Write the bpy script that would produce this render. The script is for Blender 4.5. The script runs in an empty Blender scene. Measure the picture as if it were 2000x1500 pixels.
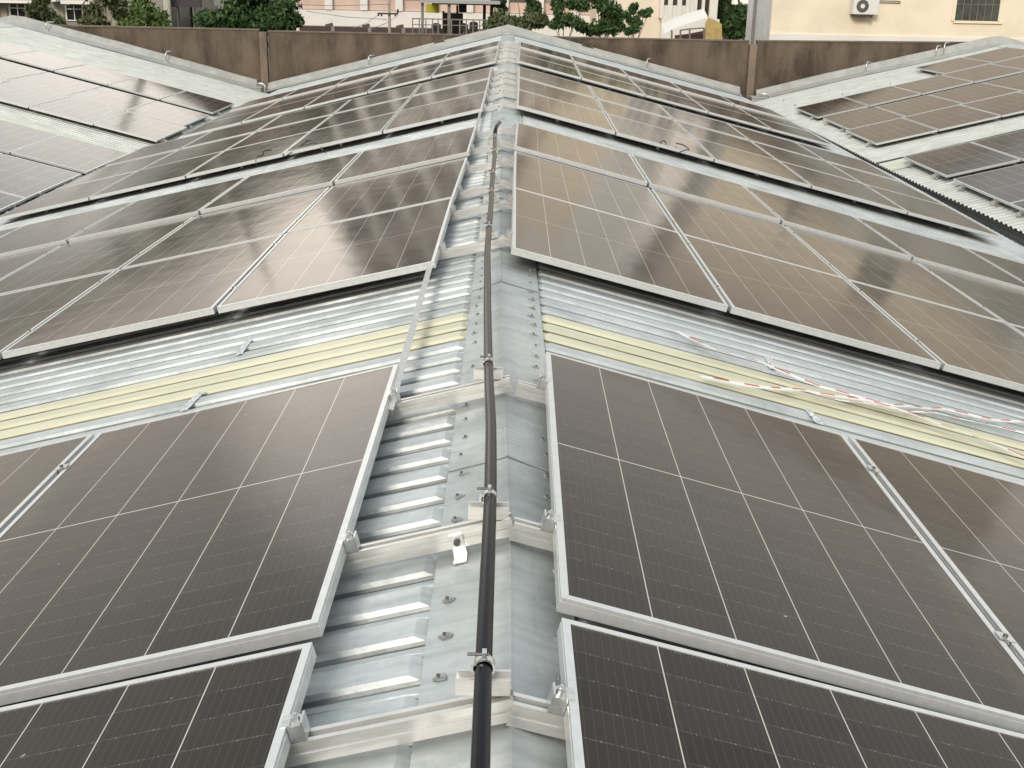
import bpy, math, random
from mathutils import Vector, Matrix, noise
random.seed(7)
C = bpy.context.scene.collection
S = bpy.context.scene
R = math.radians

# ------------------------------------------------------------------ camera, light, exposure
CAM = Vector((-0.011, 0.0, 1.166))
YAW, PIT, ROL, FPX = R(0.552), R(18.653), R(1.227), 2300.6
fw = Vector((math.sin(YAW)*math.cos(PIT), math.cos(YAW)*math.cos(PIT), -math.sin(PIT)))
r0 = Vector((math.cos(YAW), -math.sin(YAW), 0)); u0 = r0.cross(fw)
rx = r0*math.cos(ROL)+u0*math.sin(ROL); ux = -r0*math.sin(ROL)+u0*math.cos(ROL)
cd = bpy.data.cameras.new('camera'); cam = bpy.data.objects.new('camera', cd); C.objects.link(cam)
m = Matrix.Identity(4)
for i in range(3):
    m[i][0] = rx[i]; m[i][1] = ux[i]; m[i][2] = -fw[i]; m[i][3] = CAM[i]
cam.matrix_world = m
cd.sensor_width = 36; cd.lens = 36*FPX/2000; cd.clip_start = 0.05; cd.clip_end = 2000
S.camera = cam

SUN_EL, SUN_AZ = R(28), R(196)      # azimuth clockwise from +y: the low bright part of the sky is behind the camera
w = bpy.data.worlds.new("World"); S.world = w; w.use_nodes = True
nt = w.node_tree; nt.nodes.clear()
out = nt.nodes.new('ShaderNodeOutputWorld'); bg = nt.nodes.new('ShaderNodeBackground')
sky = nt.nodes.new('ShaderNodeTexSky'); sky.sky_type = 'NISHITA'; sky.sun_disc = False
sky.sun_elevation = SUN_EL; sky.sun_rotation = SUN_AZ; sky.dust_density = 2.5; sky.air_density = 1.2
tc = nt.nodes.new('ShaderNodeTexCoord'); mp = nt.nodes.new('ShaderNodeMapping'); mp.inputs['Scale'].default_value = (1, 1, 2.2)
nz = nt.nodes.new('ShaderNodeTexNoise'); nz.inputs['Scale'].default_value = 2.2; nz.inputs['Detail'].default_value = 7; nz.inputs['Roughness'].default_value = .6
rp = nt.nodes.new('ShaderNodeValToRGB')
rp.color_ramp.elements[0].position = .30; rp.color_ramp.elements[0].color = (.86, .86, .86, 1)
rp.color_ramp.elements[1].position = .60; rp.color_ramp.elements[1].color = (1, 1, 1, 1)
mx = nt.nodes.new('ShaderNodeMixRGB')
# pale cloud cover: cool and darker overhead, creamy and bright towards the horizon
sxw = nt.nodes.new('ShaderNodeSeparateXYZ'); nt.links.new(tc.outputs['Generated'], sxw.inputs[0])
gr = nt.nodes.new('ShaderNodeValToRGB'); nt.links.new(sxw.outputs[2], gr.inputs[0])
gr.color_ramp.interpolation = 'EASE'
gr.color_ramp.elements[0].position = 0.0; gr.color_ramp.elements[0].color = (.78, .68, .58, 1)
e_ = gr.color_ramp.elements.new(.30); e_.color = (.77, .65, .54, 1)
gr.color_ramp.elements[1].position = .9; gr.color_ramp.elements[1].color = (.68, .76, .80, 1)
e_ = gr.color_ramp.elements.new(.55); e_.color = (.52, .56, .575, 1)
vm = nt.nodes.new('ShaderNodeVectorMath'); vm.operation = 'SCALE'
# brighter lobe added to the sky low ahead-left, whitening the left panels' reflections
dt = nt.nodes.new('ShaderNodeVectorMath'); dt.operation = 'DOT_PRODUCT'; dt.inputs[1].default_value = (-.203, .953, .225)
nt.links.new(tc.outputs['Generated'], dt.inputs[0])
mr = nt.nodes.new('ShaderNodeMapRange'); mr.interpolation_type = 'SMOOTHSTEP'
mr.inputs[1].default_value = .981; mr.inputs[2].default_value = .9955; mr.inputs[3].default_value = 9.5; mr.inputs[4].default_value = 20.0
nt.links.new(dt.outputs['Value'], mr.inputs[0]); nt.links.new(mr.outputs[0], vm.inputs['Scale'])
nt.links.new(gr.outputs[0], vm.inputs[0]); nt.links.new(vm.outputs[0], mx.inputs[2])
nt.links.new(tc.outputs['Generated'], mp.inputs[0]); nt.links.new(mp.outputs[0], nz.inputs['Vector'])
nt.links.new(nz.outputs['Fac'], rp.inputs[0]); nt.links.new(rp.outputs[0], mx.inputs[0])
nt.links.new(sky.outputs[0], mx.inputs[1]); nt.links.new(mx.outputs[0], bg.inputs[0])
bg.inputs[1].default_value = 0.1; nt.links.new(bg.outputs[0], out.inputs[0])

sd = bpy.data.lights.new('sun', 'SUN'); sd.energy = 1.2; sd.angle = R(14); sd.color = (1, .90, .79)
sun = bpy.data.objects.new('sun', sd); C.objects.link(sun)
sv = Vector((math.sin(SUN_AZ)*math.cos(SUN_EL), math.cos(SUN_AZ)*math.cos(SUN_EL), math.sin(SUN_EL)))
sun.rotation_euler = sv.to_track_quat('Z', 'Y').to_euler(); sun.location = (0, -20, 30)
S.view_settings.view_transform = 'Standard'; S.view_settings.look = 'None'
S.view_settings.exposure = 0.74; S.view_settings.gamma = 1; S.view_settings.use_curve_mapping = False
S.cycles.max_bounces = 6; S.cycles.glossy_bounces = 3; S.cycles.diffuse_bounces = 3

# ------------------------------------------------------------------ helpers
def at(px, py, Y):
    """the point of the plane y = Y seen at a place of the 2000 x 1500 photograph: used to read off distances"""
    r = fw + rx*((px-1000)/FPX) - ux*((py-750)/FPX)
    return CAM + r*(Y/r.y)

def lerp(x, pts):
    if x <= pts[0][0]: return pts[0][1]
    for (a, fa), (b, fb) in zip(pts, pts[1:]):
        if x <= b: return fa+(fb-fa)*(x-a)/(b-a)
    return pts[-1][1]

class MB:
    def __init__(s): s.v = []; s.f = []; s.m = []
    def add(s, vs, fs, mi=0):
        n = len(s.v); s.v += [tuple(v) for v in vs]
        for f in fs: s.f.append([i+n for i in f]); s.m.append(mi)
        return s
    def box(s, x0, x1, y0, y1, z0, z1, mi=0, M=None):
        vs = [Vector((x, y, z)) for x in (x0, x1) for y in (y0, y1) for z in (z0, z1)]
        if M is not None: vs = [M @ v for v in vs]
        return s.add(vs, [(0,1,3,2),(4,6,7,5),(0,4,5,1),(2,3,7,6),(0,2,6,4),(1,5,7,3)], mi)
    def tube(s, pts, r, n=8, mi=0, cap=True):
        pts = [Vector(p) for p in pts]; rs = r if isinstance(r, (list, tuple)) else [r]*len(pts)
        rings = []; pn = None
        for i, p in enumerate(pts):
            d = (pts[min(i+1, len(pts)-1)]-pts[max(i-1, 0)]).normalized()
            if pn is None:
                a = Vector((0, 0, 1)) if abs(d.z) < .9 else Vector((1, 0, 0)); pn = d.cross(a).normalized()
            else:
                pn = (pn-d*pn.dot(d)).normalized()
            b = d.cross(pn); rings.append([p+(pn*math.cos(2*math.pi*k/n)+b*math.sin(2*math.pi*k/n))*rs[i] for k in range(n)])
        vs = [v for q in rings for v in q]; fs = []
        for i in range(len(pts)-1):
            for k in range(n): fs.append((i*n+k, i*n+(k+1) % n, (i+1)*n+(k+1) % n, (i+1)*n+k))
        if cap: fs += [tuple(range(n))[::-1], tuple((len(pts)-1)*n+k for k in range(n))]
        return s.add(vs, fs, mi)
    def extr(s, prof, x0, x1, mi=0, M=None):      # closed (y,z) profile swept along x
        n = len(prof); vs = [Vector((x0, a, b)) for a, b in prof]+[Vector((x1, a, b)) for a, b in prof]
        if M is not None: vs = [M @ v for v in vs]
        fs = [(k, (k+1) % n, n+(k+1) % n, n+k) for k in range(n)]+[tuple(range(n))[::-1], tuple(range(n, 2*n))]
        return s.add(vs, fs, mi)
    def build(s, name, mats, parent=None, smooth=False, loc=None):
        me = bpy.data.meshes.new(name); me.from_pydata(s.v, [], s.f)
        if not isinstance(mats, (list, tuple)): mats = [mats]
        for q in mats: me.materials.append(q)
        if len(mats) > 1: me.polygons.foreach_set('material_index', s.m)
        if smooth: me.polygons.foreach_set('use_smooth', [True]*len(s.f))
        me.update()
        o = bpy.data.objects.new(name, me); C.objects.link(o)
        if parent: o.parent = parent
        if loc: o.location = loc
        return o

def tag(o, label=None, cat=None, group=None, kind=None):
    if label: o['label'] = label
    if cat: o['category'] = cat
    if group: o['group'] = group
    if kind: o['kind'] = kind
    return o
def empty(name, loc=(0, 0, 0), label=None, cat=None, group=None, M=None):
    o = bpy.data.objects.new(name, None); C.objects.link(o); o.empty_display_size = .1
    if M is not None: o.matrix_world = M
    else: o.location = loc
    return tag(o, label, cat, group)
def child(src, name, parent, loc=None):            # a further object on the same mesh
    o = bpy.data.objects.new(name, src.data); C.objects.link(o); o.parent = parent
    if loc: o.location = loc
    return o

# ------------------------------------------------------------------ materials
def mat(name, col, rough=.6, metal=0., spec=.5, var=0., scale=5., bump=0., coat=0., stretch=None, col2=None, thr=(.35, .65), dist=.01, space='Object', det=6):
    m = bpy.data.materials.new(name); m.use_nodes = True; t = m.node_tree; b = t.nodes['Principled BSDF']
    b.inputs['Roughness'].default_value = rough; b.inputs['Metallic'].default_value = metal
    b.inputs['Specular IOR Level'].default_value = spec; b.inputs['Coat Weight'].default_value = coat
    c = (*col, 1); b.inputs['Base Color'].default_value = c
    if var or bump or col2:
        tc = t.nodes.new('ShaderNodeTexCoord'); mp = t.nodes.new('ShaderNodeMapping'); mp.inputs['Scale'].default_value = stretch or (1, 1, 1)
        n = t.nodes.new('ShaderNodeTexNoise'); n.inputs['Scale'].default_value = scale; n.inputs['Detail'].default_value = det; n.inputs['Roughness'].default_value = .62
        t.links.new(tc.outputs[space], mp.inputs[0]); t.links.new(mp.outputs[0], n.inputs['Vector'])
        r = t.nodes.new('ShaderNodeValToRGB'); r.color_ramp.elements[0].position = thr[0]; r.color_ramp.elements[1].position = thr[1]
        r.color_ramp.elements[0].color = (*(col2 or [x*(1-var) for x in col]), 1); r.color_ramp.elements[1].color = (*[min(1, x*(1+var*.5)) for x in col], 1)
        t.links.new(n.outputs['Fac'], r.inputs[0]); t.links.new(r.outputs[0], b.inputs['Base Color'])
        if bump:
            bp = t.nodes.new('ShaderNodeBump'); bp.inputs['Strength'].default_value = bump; bp.inputs['Distance'].default_value = dist
            t.links.new(n.outputs['Fac'], bp.inputs['Height']); t.links.new(bp.outputs[0], b.inputs['Normal'])
    return m
def nd(t, kind, **kw):
    n = t.nodes.new(kind)
    for k, v in kw.items(): setattr(n, k, v)
    return n
def mth(t, op, a, b=None, c=None):
    n = nd(t, 'ShaderNodeMath', operation=op)
    for i, q in enumerate((a, b, c)):
        if q is None: continue
        if isinstance(q, (int, float)): n.inputs[i].default_value = q
        else: t.links.new(q, n.inputs[i])
    return n.outputs[0]
def mixc(t, f, a, b):
    n = nd(t, 'ShaderNodeMixRGB')
    for i, q in enumerate((f, a, b)):
        if isinstance(q, (int, float)): n.inputs[i].default_value = q
        elif isinstance(q, tuple): n.inputs[i].default_value = (*q, 1)
        else: t.links.new(q, n.inputs[i])
    return n.outputs[0]
def noisef(t, vec, scale, detail=4, lo=.4, hi=.6, stretch=(1, 1, 1), rough=.6):
    mp = nd(t, 'ShaderNodeMapping'); mp.inputs['Scale'].default_value = stretch; t.links.new(vec, mp.inputs[0])
    n = nd(t, 'ShaderNodeTexNoise'); n.inputs['Scale'].default_value = scale; n.inputs['Detail'].default_value = detail; n.inputs['Roughness'].default_value = rough
    t.links.new(mp.outputs[0], n.inputs['Vector'])
    r = nd(t, 'ShaderNodeMapRange'); r.inputs[1].default_value = lo; r.inputs[2].default_value = hi; t.links.new(n.outputs['Fac'], r.inputs[0])
    return r.outputs[0]

def rib_shade(t, g, off):
    """shade along the foot of every rib, painted into the colour as dark lines"""
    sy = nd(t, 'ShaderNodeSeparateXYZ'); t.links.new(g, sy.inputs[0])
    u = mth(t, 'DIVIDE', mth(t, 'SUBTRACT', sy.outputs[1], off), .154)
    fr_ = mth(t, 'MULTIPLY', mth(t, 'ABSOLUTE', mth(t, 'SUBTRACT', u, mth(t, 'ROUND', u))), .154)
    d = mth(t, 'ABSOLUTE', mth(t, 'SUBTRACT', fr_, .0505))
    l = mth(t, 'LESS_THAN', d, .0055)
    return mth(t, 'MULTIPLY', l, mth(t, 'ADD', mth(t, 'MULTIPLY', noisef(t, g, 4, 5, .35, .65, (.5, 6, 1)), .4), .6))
def galvanised(name, base, dark, rough=.42, metal=.35, ribs=None):
    m = bpy.data.materials.new(name); m.use_nodes = True; t = m.node_tree; b = t.nodes['Principled BSDF']
    g = nd(t, 'ShaderNodeTexCoord').outputs['Object']
    blot = noisef(t, g, 2.6, 8, .40, .62, (1, 1, 1)); fine = noisef(t, g, 26, 5, .35, .7); run = noisef(t, g, 9, 5, .42, .72, (.35, 3.2, 1))
    vor = nd(t, 'ShaderNodeTexVoronoi'); vor.inputs['Scale'].default_value = 70; t.links.new(g, vor.inputs['Vector'])
    sp = nd(t, 'ShaderNodeSeparateColor'); t.links.new(vor.outputs['Color'], sp.inputs[0])
    c = mixc(t, mth(t, 'MULTIPLY', blot, .62), base, dark)
    c = mixc(t, mth(t, 'MULTIPLY', run, .38), c, tuple(x*.72 for x in dark))
    c = mixc(t, mth(t, 'MULTIPLY', fine, .22), c, tuple(min(1, x*1.25) for x in base))
    c = mixc(t, mth(t, 'MULTIPLY', sp.outputs[0], .12), c, dark)
    if ribs is not None: c = mixc(t, rib_shade(t, g, ribs), c, (.10, .11, .105))
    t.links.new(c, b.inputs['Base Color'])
    b.inputs['Metallic'].default_value = metal
    t.links.new(mth(t, 'ADD', mth(t, 'MULTIPLY', blot, .15), rough), b.inputs['Roughness'])
    bp = nd(t, 'ShaderNodeBump'); bp.inputs['Strength'].default_value = .22; bp.inputs['Distance'].default_value = .003
    t.links.new(mth(t, 'ADD', fine, mth(t, 'MULTIPLY', blot, 2.)), bp.inputs['Height']); t.links.new(bp.outputs[0], b.inputs['Normal'])
    return m
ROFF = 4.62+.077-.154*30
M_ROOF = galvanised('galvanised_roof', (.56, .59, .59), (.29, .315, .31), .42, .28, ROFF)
M_CAP = galvanised('galvanised_cap', (.48, .505, .495), (.25, .275, .265), .42, .3)
M_NROOF = galvanised('weathered_roof', (.57, .58, .54), (.42, .435, .41), .5, .3)
M_FLASH = galvanised('flashing_sheet', (.40, .40, .37), (.26, .26, .24), .6, .1)
M_FRP = mat('yellow_fibreglass', (.60, .58, .42), .42, var=.10, scale=5, bump=.06, col2=(.51, .50, .37), stretch=(.25, 2, 1))
t_ = M_FRP.node_tree; b_ = t_.nodes['Principled BSDF']; l_ = b_.inputs['Base Color'].links[0].from_socket
g_ = t_.nodes.new('ShaderNodeTexCoord').outputs['Object']
t_.links.new(mixc(t_, rib_shade(t_, g_, ROFF), l_, (.07, .065, .035)), b_.inputs['Base Color'])
M_FRPN = mat('faded_fibreglass', (.52, .53, .40), .5, var=.25, scale=3, col2=(.46, .49, .45), stretch=(.6, 2, 1))
M_ALU = mat('anodised_frame', (.66, .67, .66), .34, metal=.55, var=.08, scale=30)
M_RAIL = mat('mill_aluminium', (.66, .65, .62), .3, metal=.6, var=.14, scale=18, stretch=(.4, 3, 3))
M_STEEL = mat('zinc_plated_steel', (.62, .63, .62), .28, metal=.8, var=.2, scale=60)
M_DARKST = mat('dark_bolt_steel', (.10, .10, .10), .45, metal=.6)
M_PIPE = mat('black_conduit', (.0035, .0045, .008), .22, spec=.15, var=.3, scale=40)
M_SCREW = mat('rusty_screw', (.13, .10, .08), .7, var=.4, scale=200)
M_STAIN = mat('stained_zinc', (.33, .345, .33), .6, metal=.2, var=.35, scale=40)
M_UNDER = mat('backsheet', (.5, .5, .5), .7)
M_SEAL = mat('peeling_sealant', (.60, .62, .62), .6, var=.5, scale=60, bump=.6, dist=.006)

def cells_material():
    m = bpy.data.materials.new('solar_cells'); m.use_nodes = True; t = m.node_tree; b = t.nodes['Principled BSDF']
    g = nd(t, 'ShaderNodeTexCoord').outputs['Object']
    sx = nd(t, 'ShaderNodeSeparateXYZ'); t.links.new(g, sx.inputs[0]); X, Y = sx.outputs[0], sx.outputs[1]
    def line(q, off, pitch, hw):
        u = mth(t, 'DIVIDE', mth(t, 'SUBTRACT', q, off), pitch)
        d = mth(t, 'MULTIPLY', mth(t, 'ABSOLUTE', mth(t, 'SUBTRACT', u, mth(t, 'ROUND', u))), pitch)
        return mth(t, 'LESS_THAN', d, hw)
    col = line(X, .015, .184, .00135)
    mid = mth(t, 'LESS_THAN', mth(t, 'ABSOLUTE', mth(t, 'SUBTRACT', Y, PL/2)), .0028)
    rows = line(Y, .0215, .093, .0007)
    bus = line(X, .015+.0092, .0184, .00042)
    dots = mth(t, 'MULTIPLY', line(Y, .0215, .093, .0030), line(X, .015, .0184*2, .0012))
    dash = noisef(t, g, 38, 3, .42, .62, (1, .4, 1))
    # each cell has its own slightly different tint, fixed to the panel
    cx = mth(t, 'FLOOR', mth(t, 'DIVIDE', mth(t, 'SUBTRACT', X, .015), .184)); cy = mth(t, 'FLOOR', mth(t, 'DIVIDE', mth(t, 'SUBTRACT', Y, .0215), .093))
    cb = nd(t, 'ShaderNodeCombineXYZ'); t.links.new(cx, cb.inputs[0]); t.links.new(cy, cb.inputs[1])
    oi = nd(t, 'ShaderNodeObjectInfo'); t.links.new(mth(t, 'MULTIPLY', oi.outputs['Random'], 50.), cb.inputs[2])
    wn = nd(t, 'ShaderNodeTexWhiteNoise'); t.links.new(cb.outputs[0], wn.inputs['Vector'])
    c = mixc(t, wn.outputs['Value'], (.0110, .0092, .0078), (.0200, .0162, .0128))
    c = mixc(t, mth(t, 'MULTIPLY', oi.outputs['Random'], .30), c, (.012, .018, .018))
    c = mixc(t, mth(t, 'MULTIPLY', bus, .20), c, (.22, .22, .21))
    c = mixc(t, mth(t, 'MULTIPLY', rows, mth(t, 'ADD', mth(t, 'MULTIPLY', dash, .36), .12)), c, (.30, .30, .27))
    c = mixc(t, mth(t, 'MULTIPLY', dots, .3), c, (.34, .33, .30))
    c = mixc(t, mth(t, 'MULTIPLY', col, .85), c, (.58, .56, .48))
    c = mixc(t, mth(t, 'MULTIPLY', mid, .9), c, (.55, .53, .46))
    # a film of dust, heavier towards the lower frames
    dust = noisef(t, g, 2.3, 6, .35, .75); c = mixc(t, mth(t, 'ADD', mth(t, 'MULTIPLY', dust, .016), .006), c, (.38, .31, .23))
    band = nd(t, 'ShaderNodeMapRange', interpolation_type='SMOOTHSTEP'); band.inputs[1].default_value = 1.02; band.inputs[2].default_value = 1.118; t.links.new(X, band.inputs[0])
    c = mixc(t, mth(t, 'MULTIPLY', mth(t, 'MULTIPLY', band.outputs[0], noisef(t, g, 7, 5, .35, .7, (1, .4, 1))), .22), c, (.34, .29, .22))
    spk = noisef(t, g, 31, 2, .765, .775); c = mixc(t, mth(t, 'MULTIPLY', spk, .6), c, (.45, .43, .38))
    t.links.new(c, b.inputs['Base Color'])
    b.inputs['IOR'].default_value = 1.29; b.inputs['Specular Tint'].default_value = (1, .86, .72, 1)
    t.links.new(mth(t, 'ADD', mth(t, 'MULTIPLY', dust, .05), .10), b.inputs['Roughness'])
    bp = nd(t, 'ShaderNodeBump'); bp.inputs['Strength'].default_value = .045; bp.inputs['Distance'].default_value = .02
    t.links.new(noisef(t, g, 3.2, 2, .3, .7, (1, .6, 1)), bp.inputs['Height']); t.links.new(bp.outputs[0], b.inputs['Normal'])
    return m
PW, PL, PITCH = 1.134, 1.903, 1.154
M_CELL = cells_material()

# ------------------------------------------------------------------ roofs
ZR = [(-3, .05), (.2, .044), (2.1, .02), (4.05, -.033), (5.8, -.06), (9.6, -.07), (11.6, -.054), (13.4, -.05), (17.2, -.01), (19.2, .01), (21, .005), (25, .05), (27, .08), (33, .1)]
THR = [(1, 14.74), (8.5, 14.11), (16.3, 13.69), (24, 13.31)]
THL = [(1, 14.38), (8.5, 13.34), (16.3, 13.69), (24, 14.25)]
CREASE = [(0, .02), (2.6, .018), (3.5, .004), (4.5, -.011), (5.5, -.022), (7, -.034), (9, -.045), (13, -.058), (16, -.055), (20, -.04), (24, .002), (28, .065), (32.5, .125)]
CREST = .113; RIB = .020; RP = .154
def roof_z(x, y):          # height of the rib crests of our own roof
    th = lerp(y, THR) if x > 0 else lerp(y, THL)
    return lerp(y, ZR)-CREST-abs(x)*math.tan(R(th))
def rib_profile(y0, y1, off=.0):
    """(y, depth below crest) points of the trapezoid profile"""
    pts = []; k0 = math.floor((y0-off)/RP)-1; k = k0
    while off+k*RP < y1+RP:
        c = off+k*RP
        for dy, dz in ((-.049, RIB), (-.039, 0), (.039, 0), (.049, RIB), (.068, RIB), (.071, RIB-.004), (.077, RIB-.004), (.080, RIB)): pts.append((c+dy, dz))
        k += 1
    return [(y, d) for y, d in pts if y0-1e-6 <= y <= y1+1e-6]
def sheet(y0, y1, side, xs, zf, off=.0, rib_from=1, thick=False):
    mb = MB(); pr = rib_profile(y0, y1, off); n = len(xs)
    vs = []
    for y, d in pr:
        for i, x in enumerate(xs):
            dd = RIB if i < rib_from else d
            vs.append((side*x, y, zf(side*x, y)-dd))
    fs = [(j*n+i, j*n+i+1, (j+1)*n+i+1, (j+1)*n+i) if side < 0 else (j*n+i, (j+1)*n+i, (j+1)*n+i+1, j*n+i+1) for j in range(len(pr)-1) for i in range(n-1)]
    return mb.add(vs, fs)

OFF = 4.62+.077-.154*30       # so that the yellow sheet is exactly three ribs wide
own = empty('warehouse_roof', (0, 0, 0), 'long galvanised ribbed metal roof with central ridge carrying the black conduit', 'roof')
XS = [.148, .186, .6, 1.25, 2.4, 3.8, 5.0, 6.08]
XSR = XS[:-1]+[6.30]
bandsY = [(-2.5, 4.62), (4.622, 5.08), (5.082, 32.3)]
for sgn in (-1, 1):
    for (a, b_) in bandsY:
        yel = a > 4 and b_ < 6
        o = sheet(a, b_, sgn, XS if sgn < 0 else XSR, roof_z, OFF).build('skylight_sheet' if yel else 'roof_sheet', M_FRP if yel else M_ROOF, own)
        if yel: o['label'] = 'pale yellow translucent ribbed skylight strip'
# ridge cap in overlapping lengths
caps = [-2.3, .55, 3.12, 5.42, 7.8, 10.2, 12.6, 15, 17.4, 19.8, 22.2, 24.6, 27, 29.4, 32.3]
for i, (a, b_) in enumerate(zip(caps, caps[1:])):
    mb = MB(); ys = []; y = a
    b2 = b_+.05
    while y < b2-.01: ys.append(y); y += .2
    ys.append(b2)
    prof = []
    for y in ys:
        lift = .0022+.0026*(1-(y-a)/(b2-a))+ (0.0035 if y < a+.02 else 0)
        cxr = lerp(y, CREASE); wv = .0035*noise.noise(Vector((y*2.1, i, 0))); wv2 = .0035*noise.noise(Vector((y*2.1, i, 9)))
        zl, zr_ = roof_z(-.16, y)+lift, roof_z(.16, y)+lift
        za = lerp(y, ZR)-CREST+lift+.010-abs(cxr)*.12
        LN = lambda q: za+((zl+.0015 if q < 0 else zr_+.0015)-za)*abs(q)/(.15+(cxr if q < 0 else -cxr))
        prof.append([(-.160, zl-RIB+.001), (-.158, zl+wv), (-.150, zl+.0015+wv), (cxr-.055, LN(-.055)+wv*.5), (cxr-.006, za-.0004), (cxr, za+.0028), (cxr+.006, za-.0004), (cxr+.055, LN(.055)+wv2*.5), (.150, zr_+.0015+wv2), (.158, zr_+wv2), (.160, zr_-RIB+.001)])
    n = len(prof[0]); vs = [(x, y, z) for y, pr in zip(ys, prof) for x, z in pr]
    fs = [(j*n+k, j*n+k+1, (j+1)*n+k+1, (j+1)*n+k) for j in range(len(ys)-1) for k in range(n-1)]
    fs += [(k, k+1, n*len(ys)+k+1, n*len(ys)+k) for k in range(n-1)]
    vs += [(x, ys[0], z-.004) for x, z in prof[0]]
    mb.add(vs, fs).build('ridge_cap', M_CAP, own)
# fixing screws with washers and their stains, at each rib along both edges of the cap
scr, stn = MB(), MB(); k = 0
y = OFF % RP-1
while y < 26:
    y += RP; k += 1
    if y < 1.3: continue
    for sgn in (-1, 1):
        jx = sgn*(.122+random.uniform(-.006, .006)); yy = y+random.uniform(-.012, .012)
        if random.random() < .12: continue
        z = roof_z(jx, yy)+.0075
        c = Vector((jx, yy, z))
        for rr, h in ((.0068, .0015), (.0042, .005)):
            n = 8; vs = [c+Vector((rr*math.cos(2*math.pi*q/n), rr*math.sin(2*math.pi*q/n), hh)) for hh in (-.003, h) for q in range(n)]
            scr.add(vs, [(q, (q+1) % n, n+(q+1) % n, n+q) for q in range(n)]+[tuple(range(n, 2*n))], 0 if rr > .0055 else 1)
        if yy < 9 and random.random() < .8:
            n = 14; rs = [(.013+.012*noise.noise(Vector((q*.9, k*3.1, sgn)))) for q in range(n)]
            pts = [(jx+rs[q]*1.1*math.cos(2*math.pi*q/n)+sgn*-.004, yy+rs[q]*math.sin(2*math.pi*q/n)) for q in range(n)]
            vs = [(px_, py_, roof_z(px_, py_)+.0060) for px_, py_ in pts]
            stn.add(vs+[(v[0], v[1], v[2]-.002) for v in vs], [tuple(range(n))]+[(q, n+q, n+(q+1) % n, (q+1) % n) for q in range(n)])
s_ = scr.build('fixing_screws', [M_STEEL, M_SCREW], own); tag(s_, kind='stuff')
s_ = stn.build('sealant_patches', M_STAIN, own); tag(s_, kind='stuff')
# crumpled laps of old sealing tape where roof sheets meet
def crumple(name, x, y, L, ang, seed, w=.034):
    L *= .75; mb = MB(); nx, ny = 14, 5; vs = []
    for i in range(nx):
        for j in range(ny):
            u = (i/(nx-1)-.5)*L; v = (j/(ny-1)-.5)*w*(1+.5*noise.noise(Vector((i*.7, seed, 2))))
            X = x+u*math.cos(ang)-v*math.sin(ang); Y = y+u*math.sin(ang)+v*math.cos(ang)
            vs.append((X, Y, roof_z(X, Y)+.003+.010*abs(noise.noise(Vector((i*.9, j*1.3, seed))))))
    fs = [(i*ny+j, (i+1)*ny+j, (i+1)*ny+j+1, i*ny+j+1) for i in range(nx-1) for j in range(ny-1)]
    return mb.add(vs, fs).build(name, M_SEAL, own)
crumple('sealing_strip', 1.245, 5.24, .27, 1.45, 1); crumple('sealing_strip', 1.27, 4.52, .24, 1.6, 5)
crumple('sealing_strip', -1.22, 5.28, .34, 1.62, 9); crumple('sealing_strip', -1.27, 4.53, .30, 1.5, 12)
# underside and fascia so the roof has a body
fas = MB()
for sgn in (-1, 1):
    xs = [0, 3, 6.08]
    for (ya, yb) in ((-2.5, 8), (8, 20), (20, 32.3)):
        v = [(sgn*x, yy, roof_z(sgn*x or sgn*1e-6, yy)-.06) for yy in (ya, yb) for x in xs]
        fas.add(v, [(0, 1, 4, 3), (1, 2, 5, 4)])
fas.build('roof_lining', M_UNDER, own)

# neighbouring roofs: a mirrored slope, its ridge and the far slope
TN = math.tan(R(13.8))
def neigh_z(x, y):
    a = abs(x); wob = .012*math.sin(y*.55+x)
    return -1.62+(a-6.55)*TN+wob if a < 13.1 else -1.62+6.55*TN-(a-13.1)*TN+wob
for sgn, x0, lab in ((-1, 6.14, 'pale weathered neighbouring metal roof to the left, beyond the valley'), (1, 6.50, 'bluish neighbouring ribbed metal roof to the right, beyond the valley')):
    e = empty('neighbouring_roof', (0, 0, 0), lab, 'roof')
    YB = [(8, 19.86), (19.862, 20.78), (20.782, 32.3)]
    if sgn < 0: YB = [(8, 19.8), (19.802, 20.6), (20.602, 32.3)]
    for a, b_ in YB:
        yel = b_-a < 2
        sheet(a, b_, sgn, [x0, x0+.05, 9, 11.5, 13.1], neigh_z, .03, 0).build('skylight_sheet' if yel else 'roof_sheet', M_FRPN if yel else M_NROOF, e)
    sheet(8, 32.3, sgn, [13.1, 16, 19.6], neigh_z, .03, 0).build('roof_sheet', M_NROOF, e)
    rc = MB(); ys = [8+.75*i for i in range(33)]; vs = []
    for y in ys:
        for dx, dz in ((-.28, .004), (-.27, .012), (-.10, .018+.0), (0, .03), (.10, .018), (.27, .012), (.28, .004)):
            x = 13.1+dx; vs.append((sgn*x, y, neigh_z(sgn*x, y)+dz))
    n = 7; rc.add(vs, [(j*n+k, j*n+k+1, (j+1)*n+k+1, (j+1)*n+k) for j in range(len(ys)-1) for k in range(n-1)]).build('ridge_cap', M_NROOF, e)
    # closed eave edge under the ribs
    ed = MB(); ed.box(sgn*x0-.01, sgn*x0+.01, 8, 32.3, -1.62+(x0-6.55)*TN-.07, -1.62+(x0-6.55)*TN-.030); ed.build('eave_trim', M_DARKST, e)
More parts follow.
